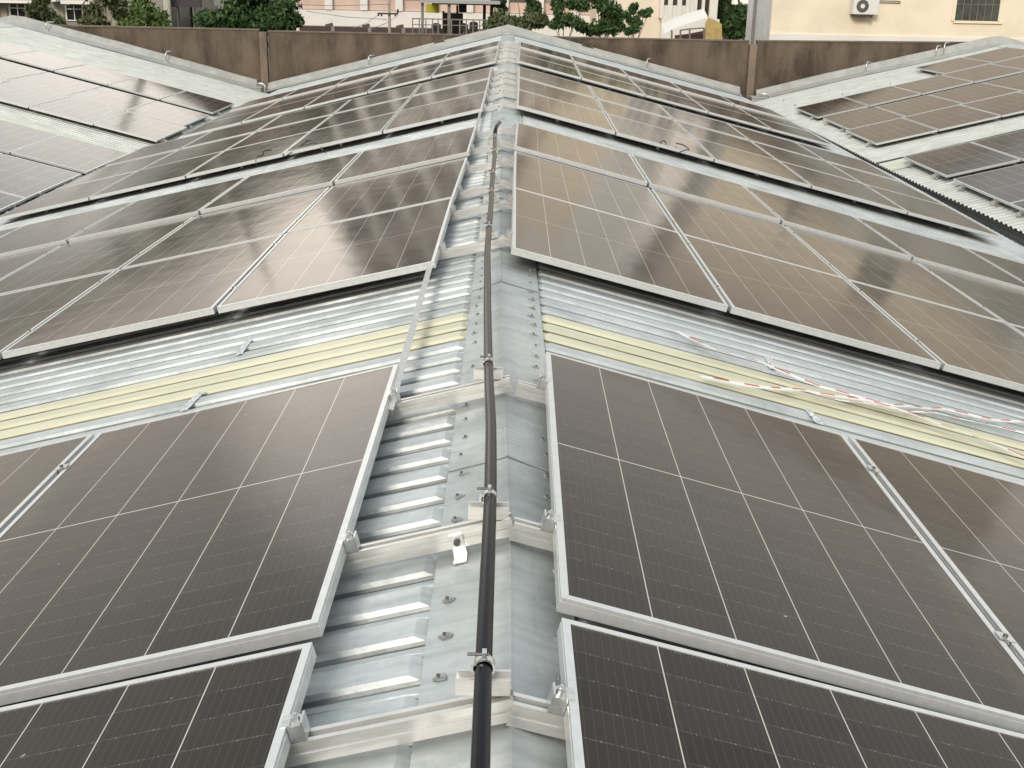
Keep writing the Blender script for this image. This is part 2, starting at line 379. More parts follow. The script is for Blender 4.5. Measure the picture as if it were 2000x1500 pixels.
# valley gutters
for sgn, xa, xb, lab in ((-1, 6.02, 6.22, 'narrow metal valley gutter left of the main roof'), (1, 6.20, 6.58, 'metal valley gutter right of the main roof')):
    g = MB(); z = -1.80
    vs = [(sgn*x, y, z+dz) for y in (5, 32.3) for x, dz in ((xa-.03, .10), (xa-.02, 0), (xb+.02, 0), (xb+.03, .10))]
    g.add(vs, [(0, 1, 5, 4), (1, 2, 6, 5), (2, 3, 7, 6)])
    tag(g.build('valley_gutter', M_STAIN), lab, 'gutter')

# flashing at the far gable ends, against the brown wall
def gable_flash(name, xa, xb, zf, label, n=24, parent=None):
    mb = MB(); vs = []
    for i in range(n+1):
        x = xa+(xb-xa)*i/n; z = zf(x); j = .012*noise.noise(Vector((x*1.7, 3, 1)))
        for y, dz in ((32.18, .012), (32.30, .020), (32.62, .055+j), (32.74, .20+j), (32.76, .215+j), (32.84, .215+j), (32.86, .19+j)): vs.append((x, y, z+dz))
    m_ = 7; mb.add(vs, [(i*m_+k, (i+1)*m_+k, (i+1)*m_+k+1, i*m_+k+1) for i in range(n) for k in range(m_-1)])
    return tag(mb.build(name, M_FLASH), label, 'flashing')
gable_flash('gable_flashing', -6.45, 0, lambda x: roof_z(min(x, -1e-4), 32.3), 'cream edged gable flashing left of the main ridge, against the brown wall')
gable_flash('gable_flashing', 0, 6.3, lambda x: roof_z(max(x, 1e-4), 32.3), 'cream edged gable flashing right of the main ridge, against the brown wall')
gable_flash('gable_flashing', -19, -6.75, lambda x: neigh_z(x, 32.3), 'cream gable flashing on the left neighbouring roof, against the brown wall', 40)
gable_flash('gable_flashing', 6.75, 19, lambda x: neigh_z(x, 32.3), 'cream gable flashing on the right neighbouring roof, against the brown wall', 40)

# ------------------------------------------------------------------ solar panels
def panel_meshes():
    prof = [(.017, -.0022), (.017, 0), (0.0006, 0), (0, -.0006), (0, -.0065), (.0016, -.0075), (.0016, -.0095), (0, -.0105), (0, -.0342), (.0008, -.035), (.026, -.035), (.026, -.033)]
    mb = MB(); vs = []
    for ins, z in prof: vs += [(ins, ins, z), (PW-ins, ins, z), (PW-ins, PL-ins, z), (ins, PL-ins, z)]
    fs = [(4*i+k, 4*i+(k+1) % 4, 4*(i+1)+(k+1) % 4, 4*(i+1)+k) for i in range(len(prof)-1) for k in range(4)]
    mb.add(vs, fs); fr = mb
    gl = MB(); a = .0165
    gl.add([(a, a, -.0022), (PW-a, a, -.0022), (PW-a, PL-a, -.0022), (a, PL-a, -.0022), (a, a, -.007), (PW-a, a, -.007), (PW-a, PL-a, -.007), (a, PL-a, -.007)],
           [(0, 1, 2, 3), (7, 6, 5, 4)])
    return fr, gl
fr, gl = panel_meshes()
FR = fr.build('frame', M_ALU); GL = gl.build('cell_sheet', M_CELL)
FRD, GLD = FR.data, GL.data; bpy.data.objects.remove(FR); bpy.data.objects.remove(GL)
def stretched(L):
    """frame and glass meshes for the slightly longer modules of the neighbouring roofs"""
    res = []
    for d in (FRD, GLD):
        q = d.copy()
        for v in q.vertices:
            if v.co.y > 1: v.co.y += L-PL
        res.append(q)
    return res
FRN, GLN = stretched(2.094)
def solar_panel(M, label, group, fr=None, gl=None):
    e = empty('solar_panel', M=M, label=label, cat='solar panel', group=group)
    for nm, d in (('frame', fr or FRD), ('cell_sheet', gl or GLD)):
        o = bpy.data.objects.new(nm, d); C.objects.link(o); o.parent = e
    return e
def frameM(O, xd, yd):
    yd = yd.normalized(); xd = (xd-yd*xd.dot(yd)).normalized(); zd = xd.cross(yd)
    m = Matrix.Identity(4)
    for i in range(3): m[i][0] = xd[i]; m[i][1] = yd[i]; m[i][2] = zd[i]; m[i][3] = O[i]
    return m
def row_matrix(side, yn, zn, zf, Sn, Sf, th, L=PL):
    c, s = math.cos(R(th)), math.sin(R(th))
    n_ = Vector((side*Sn*c, yn, zn-Sn*s)); f_ = Vector((side*Sf*c, yn+L, zf-Sf*s))
    xd = Vector((side*c, 0, -s))
    return frameM(n_, xd, f_-n_) if side > 0 else frameM(f_, xd, n_-f_)

ORD = ['first', 'second', 'third', 'fourth', 'fifth', 'sixth', 'seventh', 'eighth', 'ninth', 'tenth', 'eleventh', 'twelfth']
def inview(P, mg=120):
    d = P-CAM; z = d.dot(fw)
    if z < .1: return False
    x = 1000+FPX*d.dot(rx)/z; y = 750-FPX*d.dot(ux)/z
    return -mg < x < 2000+mg and -mg < y < 1500+mg

# rails, clamps and feet: one mesh of each, shared
RAILP = [(-.02, 0), (-.02, .045), (-.0085, .045), (-.0085, .031), (.0085, .031), (.0085, .045), (.02, .045), (.02, .030), (.018, .029), (.018, .024), (.02, .023), (.02, 0)]
def rail_mesh(L):
    mb = MB(); p = [(a, b-.080) for a, b in RAILP]
    p[7:11] = [(.02, -.050), (.017, -.052), (.017, -.058), (.02, -.060)]
    q = [(-.02, -.080), (-.02, -.060), (-.017, -.058), (-.017, -.052), (-.02, -.050)]+p[1:]
    return mb.extr(q, 0, L)
RAILMESH = {}
def shared(name, mb, mats):
    o = mb.build(name, mats); d = o.data; bpy.data.objects.remove(o); return d
ec = MB(); ec.box(-.030, -.001, -.019, .019, -.034, -.002); ec.box(-.006, .010, -.019, .019, -.002, .0016); ec.box(-.030, -.026, -.019, .019, -.002, .004)
D_END = shared('end_clamp', ec, M_STEEL)
bo = MB(); n = 10
for r_, z0, z1 in ((.0075, .002, .0085), (.0042, .0085, .013)): bo.tube([(-.0165, 0, z0-.004), (-.0165, 0, z1)], r_, 8)
D_BOLT = shared('bolt', bo, M_STEEL)
mc = MB(); mc.box(-.021, .021, -.019, .019, .0004, .0032); mc.box(-.0075, .0075, -.017, .017, -.034, .0006); mc.tube([(0, 0, .003), (0, 0, .0085)], .0062, 8, 1)
D_MID = shared('mid_clamp', mc, [M_STEEL, M_DARKST])
ft = MB(); ft.box(-.016, .016, .0205, .0255, -.1005, -.044); ft.box(-.016, .016, .0255, .064, -.1005, -.0965); ft.tube([(0, .024, -.062), (0, .034, -.062)], .0085, 8, 1); ft.tube([(0, .0255, -.062), (0, .0262, -.062)], .0125, 12, 0)
D_FOOT = shared('mounting_foot', ft, [M_STEEL, M_DARKST])
fb = MB(); fb.box(-.016, .016, -.0255, -.0205, -.1005, -.044); fb.box(-.016, .016, -.064, -.0255, -.1005, -.0965); fb.tube([(0, -.024, -.062), (0, -.034, -.062)], .0085, 8, 1)
D_FOOTB = shared('mounting_foot', fb, [M_STEEL, M_DARKST])
def part(name, d, parent, loc=(0, 0, 0), rz=0):
    o = bpy.data.objects.new(name, d); C.objects.link(o); o.parent = parent; o.location = loc
    if rz: o.rotation_euler = (0, 0, rz)
    return o
def mounting_rail(M, yl, xs, L, cols, label, group, near_is_pos, foot=None, lower=False):
    """a rail at local y = yl starting at local x = xs; clamps follow the panels"""
    e = empty('mounting_rail', M=M @ Matrix.Translation((0, yl, 0)), label=label, cat='mounting rail', group=group)
    key = round(L, 3)
    if key not in RAILMESH: RAILMESH[key] = shared('rail_bar', rail_mesh(L), M_RAIL)
    part('rail_bar', RAILMESH[key], e, (xs, 0, 0))
    if not lower:
        c = part('end_clamp', D_END, e, (0, 0, 0)); part('bolt', D_BOLT, c, (0, 0, 0))
    c = part('end_clamp', D_END, e, (cols*PITCH-.02, 0, 0), math.pi); part('bolt', D_BOLT, c, (0, 0, 0))
    for k in range(1, cols): part('mid_clamp', D_MID, e, (k*PITCH-.01, 0, 0))
    fd = D_FOOT if near_is_pos else D_FOOTB
    for fx in (foot if foot else []): part('mounting_foot', fd, e, (fx, 0, 0))
    return e

ROWS = {1: [(0,1,0.175,0.033,0.008,0.123,0.123,14.74), (0,2,2.146,0.015,-0.033,0.124,0.154,14.74),
 (1,0,5.787,-0.060,-0.067,0.034,0.047,14.11), (1,1,7.710,-0.067,-0.075,0.047,0.064,14.11), (1,2,9.721,-0.048,-0.054,0.064,0.099,14.11),
 (2,0,13.369,-0.054,-0.030,0.111,0.138,13.69), (2,1,15.292,-0.030,-0.018,0.138,0.161,13.69), (2,2,17.272,-0.008,0.018,0.161,0.176,13.69),
 (3,0,21.140,-0.009,0.015,0.184,0.219,13.31), (3,1,23.063,0.015,0.037,0.219,0.246,13.31), (3,2,25.023,0.067,0.081,0.246,0.275,13.31)],
 -1: [(0,1,0.175,0.033,0.008,0.394,0.394,14.38), (0,2,2.146,0.015,-0.033,0.393,0.396,14.38),
 (1,0,5.787,-0.060,-0.067,0.368,0.358,13.34), (1,1,7.710,-0.067,-0.075,0.355,0.327,13.34), (1,2,9.721,-0.048,-0.054,0.322,0.308,13.34),
 (2,0,13.369,-0.054,-0.030,0.291,0.274,13.69), (2,1,15.292,-0.030,-0.018,0.274,0.265,13.69), (2,2,17.272,-0.008,0.018,0.266,0.255,13.69),
 (3,0,21.140,-0.009,0.015,0.227,0.209,14.25), (3,1,23.063,0.015,0.037,0.209,0.200,14.25), (3,2,25.023,0.067,0.081,0.201,0.189,14.25)]}
COLN = ['beside the ridge', 'second from the ridge', 'third from the ridge', 'fourth from the ridge', 'outermost by the valley']
for side in (1, -1):
    sn = 'right' if side > 0 else 'left'; cnt = 0
    for ri, (g, r, yn, zn, zf, Sn, Sf, th) in enumerate(ROWS[side]):
        M = row_matrix(side, yn, zn, zf, Sn, Sf, th)
        ncol = 0
        for c in range(5):
            MM = M @ Matrix.Translation((c*PITCH, 0, 0))
            if not any(inview(MM @ Vector((a*PW/6, b_*PL/6, 0))) for a in range(7) for b_ in range(7)): continue
            ncol = c+1
            # installers never get them perfectly level
            MM = MM @ Matrix.Rotation(random.uniform(-.0022, .0022), 4, 'Y') @ Matrix.Rotation(random.uniform(-.0013, .0013), 4, 'X')
            look = 'dark near solar panel' if ri < 2 else 'brown glinting solar panel'
            solar_panel(MM, f'{look}, {sn} slope, {ORD[ri]} row from the camera, {COLN[c]}', f'solar panels on the {sn} slope of the main roof')
        for q, fy in enumerate((.215, .815)):
            if g == 0 and r == 1 and q == 0: continue
            if g == 0 and r == 1: fy = .855
            yl = fy*PL if side > 0 else (1-fy)*PL
            xs = (-(Sn)+.030-.0) if side > 0 else -(Sn)-.010
            if g > 0: xs = -(Sn)+.004+lerp(yn, CREASE)*side
            foot = [1.2*k+.5 for k in range(5)]
            if side < 0 and q == 0: foot = [-.265 if g == 0 else -Sn+.12]+foot
            L = ncol*PITCH+.03-xs
            L = round(L/.05)*.05
            pos = 'near' if q == 0 else 'far'
            mounting_rail(M, yl, xs, L, ncol, f'aluminium rail on the {sn} slope under the {pos} part of the {ORD[ri]} panel row', f'mounting rails on the {sn} slope of the main roof', side < 0, foot)

# neighbouring roofs' panels: origin on the eave side, local x running up the slope
def nrow(sgn, y0, u0, L, dz=0.0):
    """sgn -1 left roof, 1 right roof; u0 = |x| of the eave-side edge"""
    c, s = math.cos(R(13.8)), math.sin(R(13.8))
    def P(y): return Vector((sgn*u0, y, -1.62+(u0-6.55)*TN+.11+dz))
    xd = Vector((sgn*c, 0, s))
    # keep z up: for the right roof x up-slope (+), y away; for the left roof x up-slope (-), y towards the camera
    return frameM(P(y0), xd, Vector((0, 1, 0))) if sgn > 0 else frameM(P(y0+L), xd, Vector((0, -1, 0)))
NR = {-1: [(13.25, 6.25, 'third bank', 'near', 0, 5), (15.37, 6.25, 'nearer bank', 'middle', 0, 5), (17.66, 6.24, 'nearer bank', 'far', 0, 5), (21.42, 6.26, 'farther bank', 'near', 0, 5), (23.55, 6.34, 'farther bank', 'middle', 0, 5), (26.08, 6.36, 'farther bank', 'far', 0, 5)],
      1: [(13.63, 6.76, 'nearer bank', 'near', 0, 5), (15.75, 6.76, 'nearer bank', 'middle', 0, 5), (18.16, 6.77, 'nearer bank', 'far', 0, 5), (21.98, 6.82, 'farther bank', 'near', 0, 5), (24.10, 6.90, 'farther bank', 'middle', 0, 5), (26.52, 6.86, 'farther bank', 'far', 0, 5), (28.72, 6.98, 'farther bank', 'topmost', 3, 5)]}
VC = ['at the valley edge', 'second up from valley', 'third up from valley', 'fourth up from valley', 'highest by its ridge']
for sgn in (-1, 1):
    sn = 'left' if sgn < 0 else 'right'
    for (y0, u0, bank, rn, c0, c1) in NR[sgn]:
        L = 2.094 if True else PL
        M = nrow(sgn, y0, u0, L); nc = 0
        if bank == 'third bank': bank = 'nearer bank'
        for c in range(c0, c1):
            MM = M @ Matrix.Translation((c*PITCH, 0, 0))
            if not any(inview(MM @ Vector((a*PW/3, b_*L/3, 0)), 60) for a in range(4) for b_ in range(4)): continue
            nc = c+1
            MM = MM @ Matrix.Rotation(random.uniform(-.003, .003), 4, 'Y') @ Matrix.Rotation(random.uniform(-.002, .002), 4, 'X')
            solar_panel(MM, f'{"pale" if sgn < 0 else "brown"} solar panel, {sn} neighbouring roof, {rn} row of {bank}, {VC[c]}', f'solar panels on the {sn} neighbouring roof', FRN, GLN)
        if not nc: continue
        for q, fy in enumerate((.2, .8)):
            yl = fy*L if sgn > 0 else (1-fy)*L
            xs = c0*PITCH-.07; Lr = round((nc*PITCH+.02-xs)/.05)*.05
            e = mounting_rail(M, yl, xs, Lr, nc, f'clamped rail, {sn} neighbouring roof, {"near" if q == 0 else "far"} side of {rn} {bank} row', f'mounting rails on the {sn} neighbouring roof', sgn < 0, [xs+.05+1.15*k for k in range(nc)])

# ------------------------------------------------------------------ black conduit along the ridge, with its clamps
CP = [(1.15, -.029, .038), (1.4, -.030, .037), (1.85, -.032, .031), (2.2, -.033, .025), (2.58, -.034, .016), (3.1, -.038, .001), (3.72, -.053, -.014), (4.6, -.075, -.033), (5.4, -.086, -.046), (6.2, -.091, -.052), (7.35, -.093, -.056), (8.13, -.094, -.057), (9.27, -.096, -.058), (10.1, -.102, -.056), (10.62, -.106, -.05)]
def cpt(y): return Vector((lerp(y, [(a, b) for a, b, c in CP]), y, lerp(y, [(a, c) for a, b, c in CP])))
pts = []; y = 1.15
while y < 10.62: pts.append(cpt(y)+Vector((.0018*math.sin(y*3), 0, -.004*abs(math.sin(y*1.3))))); y += .13
pipe = empty('conduit_pipe', (0, 0, 0), 'long black plastic conduit running along the middle of the ridge', 'conduit')
MB().tube(pts, .0155, 16).build('pipe_run', M_PIPE, pipe, smooth=True)
e0 = pts[-1]
MB().tube([e0-Vector((0, .01, 0)), e0+Vector((.002, .04, .018)), e0+Vector((.008, .10, .040)), e0+Vector((.022, .2, .048)), e0+Vector((.036, .34, .052))], .017, 12).build('bent_end', M_PIPE, pipe, smooth=True)
MB().tube([e0-Vector((0, .03, 0)), e0+Vector((0, .012, .004))], .0195, 12).build('coupling', M_PIPE, pipe, smooth=True)
clampys = []
for (g, r, yn, *_), fr_ in [(q, f) for q in ROWS[-1][:6] for f in (.215, .815)]:
    if g == 0 and r == 1: fr_ = .855 if fr_ > .5 else None
    if fr_ is None: continue
    yy = yn+fr_*PL
    if yy < 10.6: clampys.append(yy)
for i, yy in enumerate(clampys):
    c = cpt(yy+.003); zr = lerp(yy, ZR)
    e = empty('pipe_clamp', c, f'steel clamp on a short strut holding the black conduit, {ORD[i]} from the camera', 'pipe clamp', 'clamps holding the black conduit')
    rg = MB(); n = 18; ro, ri_ = .0195, .0158; vs = []
    for k in range(n):
        a = 2*math.pi*k/n; cs, sn_ = math.cos(a), math.sin(a)
        for rr, yv in ((ri_, -.009), (ro, -.009), (ro, .009), (ri_, .009)): vs.append((rr*cs, yv, rr*sn_))
    rg.add(vs, [(4*k+j, 4*k+(j+1) % 4, 4*((k+1) % n)+(j+1) % 4, 4*((k+1) % n)+j) for k in range(n) for j in range(4)])
    rg.box(-.004, .004, -.008, .008, .018, .031); rg.box(-.024, -.014, -.009, .009, -.006, .006)
    rg.build('ring', M_STEEL, e)
    MB().tube([(-.030, 0, .024), (.008, 0, .024)], .0030, 6).build('bolt', M_DARKST, e)
    st = MB(); zt = -.0175
    P_ = [(-.018, zt-.031), (-.018, zt), (-.012, zt), (-.012, zt-.014), (.012, zt-.014), (.012, zt), (.018, zt), (.018, zt-.031)]
    st.extr(P_, -.050, .047).build('strut_channel', M_RAIL, e)

# galvanised raceways along the inner panel edges of the left slope
def raceway(p0, p1, label):
    mb = MB(); d = (Vector(p1)-Vector(p0)); L = d.length; M = frameM(Vector(p0), d, Vector((1, 0, -.25)))
    mb.extr([(-.013, -.012), (-.013, .012), (-.005, .012), (-.005, .008), (.005, .008), (.005, .012), (.013, .012), (.013, -.012)], 0, L, 0, M)
    e = tag(mb.build('cable_raceway', M_STEEL), label, 'raceway', 'slim raceways on the left slope'); return e
raceway((-.375, 3.60, -.155), (-.352, 6.2, -.186), 'slim silver raceway crossing the yellow skylight strip on the left slope')
raceway((-.300, 11.3, -.165), (-.285, 13.7, -.165), 'slim silver raceway between third and fourth panel banks on the left slope')

# ------------------------------------------------------------------ red and white barrier tape
M_TW = mat('tape_white', (.80, .76, .72), .4, var=.1, scale=30); M_TR = mat('tape_red', (.48, .09, .07), .4)
T1 = [(.80,5.24,-.352),(.889,5.15,-.372),(.959,5.076,-.390),(1.054,5.074,-.414),(1.173,5.078,-.445),(1.273,4.996,-.470),(1.396,4.923,-.500),(1.605,4.916,-.552),(1.727,4.929,-.585),(2.037,5.131,-.668),(2.278,5.174,-.73),(2.508,5.297,-.79),(2.8,5.35,-.865)]
T2 = [(.80,4.55,-.343),(.94,4.59,-.378),(1.054,4.618,-.408),(1.265,4.765,-.464),(1.464,4.83,-.516),(1.599,4.898,-.548),(1.734,4.881,-.583),(1.863,4.846,-.618),(2.006,4.79,-.655),(2.162,4.716,-.695),(2.228,4.654,-.711),(2.5,4.56,-.78)]
T3 = [(1.30,4.76,-.470),(1.45,4.775,-.512),(1.62,4.83,-.550),(1.80,4.90,-.600),(1.95,4.99,-.640),(2.20,5.04,-.705),(2.6,5.10,-.81)]
def tape(pts, label, seed, w=.025, tw=4.):
    P = [Vector(p) for p in pts]; dense = []
    for a, b_ in zip(P, P[1:]):
        n = max(2, int((b_-a).length/.012))
        for k in range(n): dense.append(a.lerp(b_, k/n))
    dense.append(P[-1]); mb = MB(); s = 0
    vs = []; ss = []
    for i, p in enumerate(dense):
        d = (dense[min(i+1, len(dense)-1)]-dense[max(i-1, 0)]).normalized(); s += .012
        side = d.cross(Vector((.24, 0, .97))).normalized(); up = side.cross(d)
        a = .35*noise.noise(Vector((s*tw*.5, seed, 0)))
        wd = w*(.55+.6*abs(noise.noise(Vector((s*3, seed, 4)))))
        o = side*math.cos(a)*wd+up*math.sin(a)*wd*.7; c = p+Vector((0, 0, .020+.006*noise.noise(Vector((s*5, seed, 7)))))
        c.z = max(c.z, roof_z(c.x, c.y)+.024)
        vs += [c-o, c, c+o]; ss.append(s)
    for i in range(len(dense)-1):
        k = int(ss[i]/.07) % 2
        mb.add([], []); 
        mb.f.append([3*i, 3*i+1, 3*i+4, 3*i+3]); mb.m.append(1 if k else 0)
        mb.f.append([3*i+1, 3*i+2, 3*i+5, 3*i+4]); mb.m.append(0)
    mb.v = [tuple(v) for v in vs]
    o = mb.build('barrier_tape', [M_TW, M_TR]); return tag(o, label, 'barrier tape', 'red and white barrier tape on the right slope')
tape(T1, 'red and white tape starting above the yellow strip and crossing it', 1)
tape(T2, 'red and white tape starting below the yellow strip, close above the panel', 6)
tape(T3, 'short red and white tape tail lying over the middle of the yellow strip', 11, .013)

# loose black wires by the far panel edges
def wire(pts, label, r=.006):
    P = [Vector(p) for p in pts]; d = []
    for i in range(len(P)-1):
        p0, p1, p2, p3 = P[max(i-1, 0)], P[i], P[i+1], P[min(i+2, len(P)-1)]
        for k in range(6):
            t = k/6; d.append(.5*((2*p1)+(p2-p0)*t+(2*p0-5*p1+4*p2-p3)*t*t+(3*p1-p0-3*p2+p3)*t**3))
    d.append(P[-1])
    return tag(MB().tube(d, r, 6).build('loose_cable', M_PIPE, smooth=True), label, 'cable')
def onrow(px, py, Y, dz=0): v = at(px, py, Y); return (v.x, v.y, v.z+dz)
wire([onrow(1292, 290, 13.40), onrow(1290, 279, 13.45), onrow(1297, 275, 13.5), onrow(1301, 280, 13.52)], 'small hooked black wire end on the fourth panel bank edge, right slope')
wire([onrow(1322, 300, 13.1), onrow(1338, 293, 13.30), onrow(1346, 292, 13.42), onrow(1334, 283, 13.6), onrow(1320, 280, 13.65)], 'looped black cable with connector lying on a right slope panel edge')
wire([onrow(560, 304, 13.2), onrow(580, 290, 13.6), onrow(602, 275, 13.9), onrow(618, 280, 13.6), onrow(632, 296, 13.2)], 'thin arched black cable over a left slope panel edge')
wire([onrow(500, 322, 12.9), onrow(501, 306, 13.32), onrow(513, 303, 13.45), onrow(516, 295, 13.5), onrow(530, 293, 13.6)], 'black wire tails hanging at a left slope panel edge')

# ------------------------------------------------------------------ brown boundary wall
def streaky(name, base, dark, light):
    m = bpy.data.materials.new(name); m.use_nodes = True; t = m.node_tree; b = t.nodes['Principled BSDF']
    g = nd(t, 'ShaderNodeTexCoord').outputs['Object']
    v1 = noisef(t, g, 2.0, 7, .42, .60, (1, 1, .22)); v2 = noisef(t, g, 1.1, 6, .42, .6, (1, 1, .7)); v3 = noisef(t, g, 9, 4, .62, .74, (1, 1, .8)); v4 = noisef(t, g, 30, 4, .3, .7)
    c = mixc(t, mth(t, 'MULTIPLY', v1, .8), base, dark); c = mixc(t, mth(t, 'MULTIPLY', v2, .55), c, tuple(x*1.5 for x in base))
    c = mixc(t, mth(t, 'MULTIPLY', v3, .35), c, light); c = mixc(t, mth(t, 'MULTIPLY', v4, .2), c, dark)
    t.links.new(c, b.inputs['Base Color']); b.inputs['Roughness'].default_value = .9
    bp = nd(t, 'ShaderNodeBump'); bp.inputs['Strength'].default_value = .5; bp.inputs['Distance'].default_value = .01
    t.links.new(v4, bp.inputs['Height']); t.links.new(bp.outputs[0], b.inputs['Normal'])
    return m
M_WALL = streaky('stained_brown_wall', (.125, .094, .068), (.038, .027, .019), (.26, .22, .16))
M_POST = streaky('brown_post', (.20, .155, .115), (.10, .07, .05), (.3, .25, .18))
M_COPE = mat('wall_coping', (.16, .13, .10), .9, var=.3, scale=3)
wl = empty('boundary_wall', (0, 33, 0), 'long stained brown wall behind the far ends of the roofs', 'wall')
segs = [(-24, -6.70, -.095, -.095), (-6.45, 6.50, -.125, -.118), (6.72, 24, -.110, .10)]
for xa, xb, za, zb in segs:
    mb = MB(); vs = [(x, yv, zz) for x, zt in ((xa, za), (xb, zb)) for yv in (0, .2) for zz in (-8, zt)]
    mb.add(vs, [(0, 1, 3, 2), (4, 6, 7, 5), (0, 4, 5, 1), (2, 3, 7, 6), (0, 2, 6, 4), (1, 5, 7, 3)]).build('wall_panel', M_WALL, wl)
    mb = MB(); vs = [(x, yv, zt+dz) for x, zt in ((xa, za), (xb, zb)) for yv in (-.025, .225) for dz in (.001, .035)]
    mb.add(vs, [(0, 1, 3, 2), (4, 6, 7, 5), (0, 4, 5, 1), (2, 3, 7, 6), (0, 2, 6, 4), (1, 5, 7, 3)]).build('coping', M_COPE, wl)
for xc, zt in ((-6.575, -.13), (6.61, -.19)):
    MB().box(xc-.095, xc+.095, -.11, .12, -8, zt).build('post', M_POST, wl)
for xc, wv, zt in ((-1.83, .14, -.24), (2.14, .15, -.22)): MB().box(xc-wv, xc+wv, -.28, -.002, -1.2, zt).build('wall_stub', M_WALL, wl)
# cleats and straps on the flashings
def strap(px, py, h, x, z, label, kind='flashing_strap'):
    e = empty(kind, (x, 32.55, z), label, 'strap')
    MB().tube([(0, .0, -.02), (0, .0, h*.75), (.03, .05, h), (.16, .14, h)], .017, 6).build('bent_tube', M_STEEL, e, smooth=True)
    MB().box(-.05, .05, -.05, .05, -.03, .0).build('base_plate', M_STEEL, e)
for (px, py, h, side, lab) in ((720, 134, .24, 0, 'short bent white tube on the flashing left of the main ridge'), (1263, 130, .24, 0, 'short bent white tube on the flashing right of the main ridge'),
                          (325, 128, .26, -1, 'bent white tube on the left neighbouring roof flashing'), (1691, 138, .24, 1, 'bent white tube low on the right neighbouring roof flashing'),
                          (91, 54, .2, -1, 'small bent white tube by the left neighbouring ridge'), (1829, 97, .26, 1, 'shorter of two pale tubes on the right neighbouring roof flashing'), (1845, 90, .3, 1, 'taller of two pale tubes on the right neighbouring roof flashing')):
    v = at(px, py, 32.55); zf = (roof_z if abs(v.x) < 6.3 else neigh_z)(v.x, 32.3)
    strap(px, py, h, v.x, zf+.06, lab)
for xc, lab in ((6.72, 'white metal outlet box where the right valley meets the brown wall'), (-6.62, 'small white outlet elbow where the left valley meets the brown wall')):
    e = empty('gutter_outlet', (xc, 32.2, -1.62), lab, 'gutter outlet')
    wdt = .20 if xc > 0 else .10
    mb = MB(); mb.box(-wdt, wdt, -.12, .30, -.1, .10); mb.box(-wdt-.02, wdt+.02, -.14, .32, .10, .13); mb.build('box', M_FLASH, e)
    MB().tube([(wdt+.08, 0, -.1), (wdt+.08, 0, .16), (wdt+.02, .0, .20), (-.02, 0, .20)], .035, 8).build('elbow', M_STEEL, e, smooth=True)

# ------------------------------------------------------------------ ground and buildings beyond the wall
M_GROUND = mat('yard_ground', (.16, .15, .13), .95, var=.4, scale=.4)
g = MB(); g.add([(-900, -900, -8), (900, -900, -8), (900, 900, -8), (-900, 900, -8)], [(0, 1, 2, 3)])
tag(g.build('ground', M_GROUND), kind='structure')
# walls that carry our own roof
MB_ = MB(); MB_.box(-6.0, 6.0, -2.4, 32.1, -7.99, -1.95)
M_CONC = mat('plain_render', (.42, .41, .38), .9, var=.25, scale=1.5)
MB_.build('building_body', M_CONC, own)
M_CREAM = mat('cream_render', (.82, .73, .57), .85, var=.07, scale=.9, col2=(.74, .66, .51), bump=.1, thr=(.3, .6))
M_CREAM2 = mat('cream_side_render', (.66, .66, .64), .85, var=.10, scale=1.5)
M_WHITE = mat('white_render', (.78, .76, .71), .8, var=.06, scale=1.2)
M_PINK = mat('pink_render', (.62, .46, .385), .8, var=.12, scale=1.4)
M_GREY = mat('grey_beige_render', (.30, .29, .24), .85, var=.22, scale=1.6)
M_DARK = mat('dark_interior', (.012, .013, .018), .5)
M_CURT = [mat('curtained_glass', (.13, .12, .11), .3, var=.5, scale=1.5), mat('dim_glass', (.03, .032, .035), .15), mat('drawn_curtain', (.34, .29, .25), .6, var=.2, scale=2)]
M_GLASS = mat('dark_window_glass', (.02, .025, .028), .08, spec=.6)
M_GREYP = mat('grey_painted_steel', (.20, .185, .17), .6, var=.2, scale=4)
M_DBROWN = mat('dark_brown_steel', (.06, .035, .03), .6)
M_ROOFD = mat('grey_roof_edge', (.34, .34, .34), .7)
M_YEL = mat('olive_yellow_cloth', (.42, .42, .05), .8, var=.2, scale=5)
M_OCH = mat('ochre_sheet', (.46, .34, .13), .7, var=.2, scale=6)
M_PLAS = mat('off_white_plastic', (.72, .72, .68), .5)
M_CONP = mat('concrete_pole', (.40, .38, .31), .85, var=.2, scale=4)

def bx(mb, px0, px1, py0, py1, Y, d, mi=0):
    """upright box facing the camera, its front face spanning those photograph pixels at distance Y"""
    a = at(px0, (py0+py1)/2, Y).x; b_ = at(px1, (py0+py1)/2, Y).x; xm = (px0+px1)/2
    z1 = at(xm, py0, Y).z if py0 is not None else 0; z0 = at(xm, py1, Y).z
    return mb.box(a, b_, Y, Y+d, z0, z1, mi)

